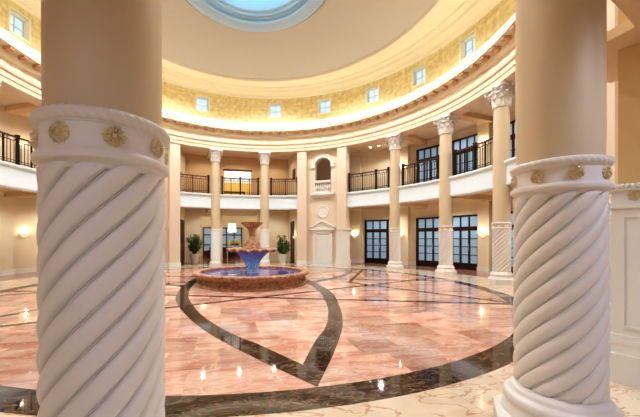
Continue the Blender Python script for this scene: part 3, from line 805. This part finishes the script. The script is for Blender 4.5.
# ------------------------------------------------------------------ fountain
fx,fy=-.09,.65
F=empty('tiered_fountain',(fx,fy,0),0,'round tiered stone fountain with blue-lit fluted bowl in the middle of the hall','fountain')
b=MB(); b.lathe([(1.86,0),(1.86,.05),(1.82,.07),(1.80,.1),(1.81,.26),(1.84,.28),(1.86,.3),(1.88,.31)],n=144,rf=lambda r,z,t:r+(.012*sin(40*t+ (6 if z>.2 else 0)) if .08<z<.29 else 0)); 
# guilloche relief on the basin wall
for s in (1,-1):
    for q in range(1):
        pts=[((1.815+.012)*cos(t),(1.815+.012)*sin(t),.18+s*.055*sin(24*t)) for t in [2*pi*i/480 for i in range(481)]]
        b.tube(pts,.011,5,False)
b.build('basin_wall',M['terra'],F)
MB().lathe([(1.88,.31),(1.93,.33),(1.95,.36),(1.95,.40),(1.92,.43),(1.74,.43),(1.71,.41),(1.70,.36),(1.70,.1),(.01,.1)],n=144).build('basin_rim',M['terra'],F)
b=MB(); b.add([(0,0,.345)]+[(1.705*cos(2*pi*i/96),1.705*sin(2*pi*i/96),.345) for i in range(96)],[(0,i+1,(i+1)%96+1) for i in range(96)])
b.build('water',M['water'],F)
fl_=lambda k,A,z0,z1: (lambda r,z,t: r*(1+A*max(0,min(1,(z-z0)/(z1-z0)))*abs(cos(k*t/2))**.7*1.0 - A*.4*max(0,min(1,(z-z0)/(z1-z0)))))
b=MB()
b.lathe([(.24,.3),(.25,.34),(.21,.40),(.205,.55),(.235,.68),(.31,.82),(.41,.95),(.50,1.05),(.56,1.12),(.55,1.14),(.44,1.1),(.3,1.0),(.15,.95),(.01,.95)],n=160,rf=lambda r,z,t:r*(1+(.05+.08*max(0,(z-.4)/.7))*cos(12*t)) if r>.02 else r)
b.build('lower_stem',M['bluebowl'],F)
b=MB(); b.lathe([(.42,1.04),(.56,1.10),(.70,1.13),(.80,1.12),(.84,1.14),(.84,1.18),(.78,1.2),(.6,1.19),(.3,1.15),(.05,1.15)],n=192,rf=lambda r,z,t:r*(1+.07*(r>.5)*abs(cos(7*t))-.03*(r>.5)))
# drooping petal lips around the bowl
o_=len(b.v)
for i in range(o_):
    x,y,z=b.v[i]; r_=hypot(x,y); t=atan2(y,x)
    if r_>.6: b.v[i]=(x,y,z-.07*(1-abs(cos(7*t)))-.0)
b.build('lower_bowl',M['terra'],F)
b=MB(); b.lathe([(.30,1.14),(.31,1.19),(.28,1.24),(.25,1.28),(.255,1.33),(.22,1.38),(.19,1.42),(.17,1.46),(.12,1.52),(.1,1.6),(.1,1.72),(.13,1.82),(.16,1.88),(.2,1.94)],n=96,rf=lambda r,z,t:r*(1+.08*cos(10*t)))
b.build('upper_stem',M['terra'],F)
b=MB(); b.lathe([(.15,1.84),(.2,1.9),(.27,1.98),(.33,2.03),(.345,2.06),(.335,2.08),(.25,2.0),(.15,1.93),(.01,1.92)],n=128,rf=lambda r,z,t:r*(1+.16*abs(cos(6*t))*(r>.16)-.05))
b.build('upper_bowl',M['terra'],F)


# ------------------------------------------------------------------ potted trees
def make_tree(seed):
    random.seed(seed)
    o=empty('potted_tree',(0,0,0),0,'x','plant')
    b=MB(); b.lathe([(.19,0),(.2,.02),(.23,.2),(.27,.44),(.29,.5),(.31,.52),(.31,.58),(.28,.59),(.26,.54),(.01,.52)],n=40); b.build('pot',M['pot'],o)
    b=MB(); b.lathe([(.265,.545),(.15,.56),(.01,.565)],n=24); b.build('soil',M['soil'],o)
    st=MB(); lf=MB(); tips=[]
    for i in range(34):
        a=random.uniform(0,2*pi); q0=random.random(); h=.35+1.15*q0; sp_=random.uniform(.18,.54)*(1 if q0<.75 else .6)
        p0=Vector((.06*cos(a),.06*sin(a),.54)); p2=Vector((sp_*cos(a),sp_*sin(a),.54+h*.82)); p1=(p0+p2)/2+Vector((-.1*cos(a)*sp_,-.1*sin(a)*sp_,.1))
        pts=[p0,p0.lerp(p1,.5),p1,p1.lerp(p2,.5),p2]; st.tube(pts,[.012,.011,.009,.007,.004],5); tips.append(pts)
    for pts in tips:
        for k in range(34):
            q=random.uniform(.35,1); i=min(3,int(q*4)); p=pts[i].lerp(pts[i+1],q*4-i)
            d=Vector((random.gauss(0,1),random.gauss(0,1),random.gauss(.1,.6))).normalized()
            L=random.uniform(.14,.25); w=.035; s=d.cross(Vector((0,0,1))).normalized(); m_=p+d*L*.5+Vector((0,0,.02)); e=p+d*L-Vector((0,0,.05))
            lf.add([p,m_+s*w,e,m_-s*w,m_-Vector((0,0,.012))],[(0,1,4),(1,2,4),(2,3,4),(3,0,4)])
    st.build('stems',M['bark'],o); lf.build('foliage',M['leaf'],o); return o
t1=make_tree(3); t1.location=(-4.68,8.85,0); t1['label']='leafy green tree in a white pot left of the fountain, near the left smooth-footed column'; t1['group']='indoor trees in white pots'
t2=make_tree(9); t2.location=(.72,8.95,0); t2['label']='leafy green tree in a white pot right of the fountain, near the dark side door'; t2['group']='indoor trees in white pots'

# ------------------------------------------------------------------ lobby beyond
def axM(u,v,z): return Matrix.Translation(ax(u,v,z))@Matrix.Rotation(radians(PHI-90),4,'Z')
o=empty('pendant_lamp',ax(12.6,-.4,0),PHI-90,'large glowing white drum pendant lamp hanging in the room beyond the far opening','lamp')
MB().lathe([(.02,2.62),(.27,2.6),(.30,2.0),(.02,2.0)],n=32).build('lamp_shade',M['shade'],o)
MB().tube([(0,0,2.6),(0,0,3.5)],.012).build('hanging_rod',M['brass'],o)
o=empty('console_table',ax(11.9,-.25,0),PHI-90,'golden table with slim legs under the flowers beyond the far opening','table')
MB().box(-.55,.55,-.3,.3,.74,.8).build('table_top',M['mahog'],o)
for x in (-.48,.48):
    for y in (-.24,.24): MB().lathe([(.03,0),(.025,.3),(.045,.55),(.03,.74)],n=12,c=(x,y,0)).build('leg',M['gold'],o)
o=empty('flower_arrangement',ax(11.9,-.25,.8),0,'yellow and white flower arrangement in a vase on the golden table','flowers')
MB().lathe([(.06,0),(.1,.06),(.11,.16),(.06,.26),(.07,.3)],n=20).build('vase',M['pot'],o)
random.seed(5); b=MB(); g_=MB()
for i in range(60):
    t=random.uniform(0,2*pi); q=random.uniform(0,1); rr=.5*sqrt(q); z=.30+.30*(1-q)+random.uniform(-.14,.16)
    b.sphere((rr*cos(t),rr*sin(t),z),random.uniform(.035,.06),5); g_.tube([(0,0,.25),(rr*.9*cos(t),rr*.9*sin(t),z-.02)],.006,4)
b.build('blossoms',M['flower'],o); g_.build('stems',M['leaf'],o)
# dark framed windows at the back of the lobby
for j,(v0,v1) in enumerate(((-2.7,.5),)):
    o=empty('window_%d'%(k+1+j),ax(17.18,(v0+v1)/2,0),PHI-90,kind='structure'); w=v1-v0; b=MB(); nc=5
    for i in range(nc+1): b.box(-w/2+w*i/nc-.05,-w/2+w*i/nc+.05,-.1,0,.0,2.5)
    for z in (.05,1.0,1.85,2.45): b.box(-w/2,w/2,-.09,0,z-.05,z+.05)
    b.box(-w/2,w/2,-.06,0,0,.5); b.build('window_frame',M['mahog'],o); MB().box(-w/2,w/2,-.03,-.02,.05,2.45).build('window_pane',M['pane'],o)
# sofa
o=empty('sofa',ax(14.5,-1.2,0),PHI-90,'dark sofa in the room beyond the far opening, left of the flowers','sofa')
MB().box(-.9,.9,-.35,.35,.12,.42).build('seat',M['dark'],o); MB().box(-.9,.9,.2,.4,.42,.85).build('backrest',M['dark'],o)
for x in (-.97,.97): MB().box(x-.09,x+.09,-.36,.4,.12,.62).build('armrest',M['dark'],o)
for x in (-.8,.8): MB().box(x-.04,x+.04,-.3,-.22,0,.12).build('leg',M['mahog'],o)
# upper room: white board with dark script strokes, low dark table
o=empty('sign_board',ax(12.9,-.1,5.62),PHI-90,'white lit board with dark curly script seen through the upper far window','sign')
MB().box(-1.1,1.1,-.04,.0,0,.95).build('board',M['sign'],o)
b=MB(); x=-.6
random.seed(11)
for wd in range(2):
    pts=[]
    for i in range(60):
        t=i/59*6*pi; pts.append((x+ i/59*.5+.035*cos(t),-.06,.66+.1*sin(t)*(1+.5*sin(t*.37+wd))))
    b.tube(pts,.012,4); x+=.65
b.build('script_lettering',M['black'],o)
o=empty('console_table',ax(11.6,-.3,4.02),PHI-90,'low dark table behind the far balcony railing in the lit upper room','table')
MB().box(-.75,.75,-.2,.2,.66,.74).build('table_top',M['doorw'],o)
for x in (-.7,.7):
    for y in (-.15,.15): MB().box(x-.03,x+.03,y-.03,y+.03,0,.66).build('leg',M['doorw'],o)
# picture on the right upper vestibule wall
o=empty('framed_picture',ax(8.95,V-.02,5.25),PHI-180,'small dark red framed picture on the upper side wall right of the far balcony','picture')
b=MB(); b.box(-.27,.27,-.05,0,0,.05); b.box(-.27,.27,-.05,0,.6,.65); b.box(-.27,-.22,-.05,0,0,.65); b.box(.22,.27,-.05,0,0,.65); b.build('frame',M['mahog'],o)
MB().box(-.22,.22,-.03,-.005,.05,.6).build('canvas',plaster('dark red painting',(120,40,28),.5,.5,8),o)

# ------------------------------------------------------------------ ceiling downlights (fixtures) and lamps
def dome_z(r):
    t=(6.56-r)/(6.56-2.85); return 10.08+.30*sin(pi*t*.75)
dl=None; i=0
for ring,(r_,cnt,off) in enumerate(((3.9,8,12),(5.4,12,4))):
    for j in range(cnt):
        a=off+360*j/cnt
        if dl is None:
            dl=empty('ceiling_downlight',(0,0,0),0,'x','downlight'); MB().lathe([(.055,0),(.075,-.006),(.08,.0)],n=20).build('trim_ring',M['ceil'],dl); MB().lathe([(.05,.0),(.001,.002)],n=20).build('lens',M['ceil'],dl); q=dl
        else: q=copy_tree(dl)
        q.location=pol(a,r_,dome_z(r_)-.004)
        q['label']='tiny recessed downlight in the pale dome, in the '+('inner' if ring==0 else 'outer')+' ring around the skylight'
        q['group']=('inner' if ring==0 else 'outer')+' ring of dome downlights'
def spot(name,loc,w,ang,c=(1,.86,.66),r=.08,tgt=None,blend=.6):
    l=bpy.data.lights.new(name,'SPOT'); l.energy=w; l.color=c; l.shadow_soft_size=r; l.spot_size=radians(ang); l.spot_blend=blend
    o=bpy.data.objects.new(name,l); o.location=loc; COL.objects.link(o)
    if tgt is not None: o.rotation_euler=(Vector(tgt)-Vector(loc)).to_track_quat('-Z','Y').to_euler()
    return o
def area(name,loc,w,sx,sy,c=(1,.86,.66),rz=0,tgt=None,shape='RECTANGLE'):
    l=bpy.data.lights.new(name,'AREA'); l.energy=w; l.color=c; l.shape=shape; l.size=sx
    if shape=='RECTANGLE': l.size_y=sy
    o=bpy.data.objects.new(name,l); o.location=loc; COL.objects.link(o)
    if tgt is not None: o.rotation_euler=(Vector(tgt)-Vector(loc)).to_track_quat('-Z','Y').to_euler()
    else: o.rotation_euler=(0,0,radians(rz))
    return o
CFG=dict(dome=600,cove=1.0,lowgal=42,upgal=42,near=82,sky=6.5)
for j in range(10):
    a=18+36*j; p=pol(a,5.4,dome_z(5.4)-.1); spot('dome_spot',p,CFG['dome'],132,(1,.97,.93),.06,p-Vector((0,0,1))+pol(a,.25))
# gallery downlights
gd=[]
for a in (50,30,12,-6,155,173,192): gd.append((a,9.9))
for a,r_ in gd:
    p=pol(a,r_,3.36); spot('gallery_light',p,CFG['lowgal']*3,150,(1,.94,.84),.1,p-Vector((0,0,1)))
    p=pol(a,r_,6.85); spot('gallery_light',p,CFG['upgal']*3,155,(1,.94,.84),.1,p-Vector((0,0,1)))
for v in (-2.2,0,2.2):
    p=ax(9.6,v,3.36); spot('vestibule_light',p,60,150,(1,.94,.84),.1,p-Vector((0,0,1)))
    p=ax(9.6,v,6.85); spot('vestibule_light',p,60,155,(1,.86,.66),.1,p-Vector((0,0,1)))
for v in (-2.5,2.5): pt('lobby_light',ax(14,v,3.1),90,(1,.85,.6),.15)
pt('upper_room_light',ax(12,0,6.6),30,(1,.85,.6),.1)
for u,v,w_ in ((-10.4,-2.2,.55),(-9.6,1.9,.8),(-12,-1.5,.6),(-12,1.5,1)):
    p=ax(u,v,3.3); spot('near_vestibule_fill',p,CFG['near']*w_,155,(.74,.80,1),.15,p-Vector((0,0,1)))  # added unseen cool fill spots for the foreground columns
# two visible downlight fixtures in the upper gallery ceiling
for a,r_,l in ((54.5,10.2,'left recessed downlight in the gallery ceiling above the balcony right of the niche'),(51.5,10.2,'right recessed downlight in the gallery ceiling above the balcony right of the niche')):
    q=empty('recessed_downlight',pol(a,r_,6.94),0,l,'downlight'); MB().lathe([(.06,.0),(.1,-.01),(.11,.005)],n=20).build('trim_ring',M['white'],q); MB().lathe([(.06,.0),(.001,.0)],n=20).build('lens',M['bulb'],q)

# ------------------------------------------------------------------ world
w=bpy.data.worlds.new('sky'); scene.world=w; w.use_nodes=True; nt=w.node_tree; L=nt.links
bg=nt.nodes['Background']; tc=N(nt,'ShaderNodeTexCoord'); no=N(nt,'ShaderNodeTexNoise'); no.inputs['Scale'].default_value=5.5; no.inputs['Detail'].default_value=7; no.inputs['Roughness'].default_value=.55
L.new(tc.outputs['Generated'],no.inputs['Vector'])
cr=N(nt,'ShaderNodeValToRGB'); cr.color_ramp.elements[0].position=.47; cr.color_ramp.elements[0].color=(.0,.28,.42,1); cr.color_ramp.elements[1].position=.58; cr.color_ramp.elements[1].color=(.85,.97,1,1)
L.new(no.outputs['Fac'],cr.inputs[0]); L.new(cr.outputs[0],bg.inputs['Color']); bg.inputs['Strength'].default_value=CFG['sky']*.4

# ------------------------------------------------------------------ camera
cam=bpy.data.cameras.new('camera'); co=bpy.data.objects.new('camera',cam); COL.objects.link(co); scene.camera=co
co.location=(CAMX,CAMY,EYE); co.rotation_euler=(pi/2,0,0)
cam.sensor_width=36; cam.lens=36*305/640; cam.shift_x=(320-292)/640; cam.shift_y=(239-208.5)/640; cam.clip_start=.05; cam.clip_end=200
scene.view_settings.view_transform='Standard'; scene.view_settings.look='Medium High Contrast'; scene.view_settings.exposure=0.05
scene.view_settings.use_white_balance=True; scene.view_settings.white_balance_temperature=5900; scene.view_settings.white_balance_tint=10
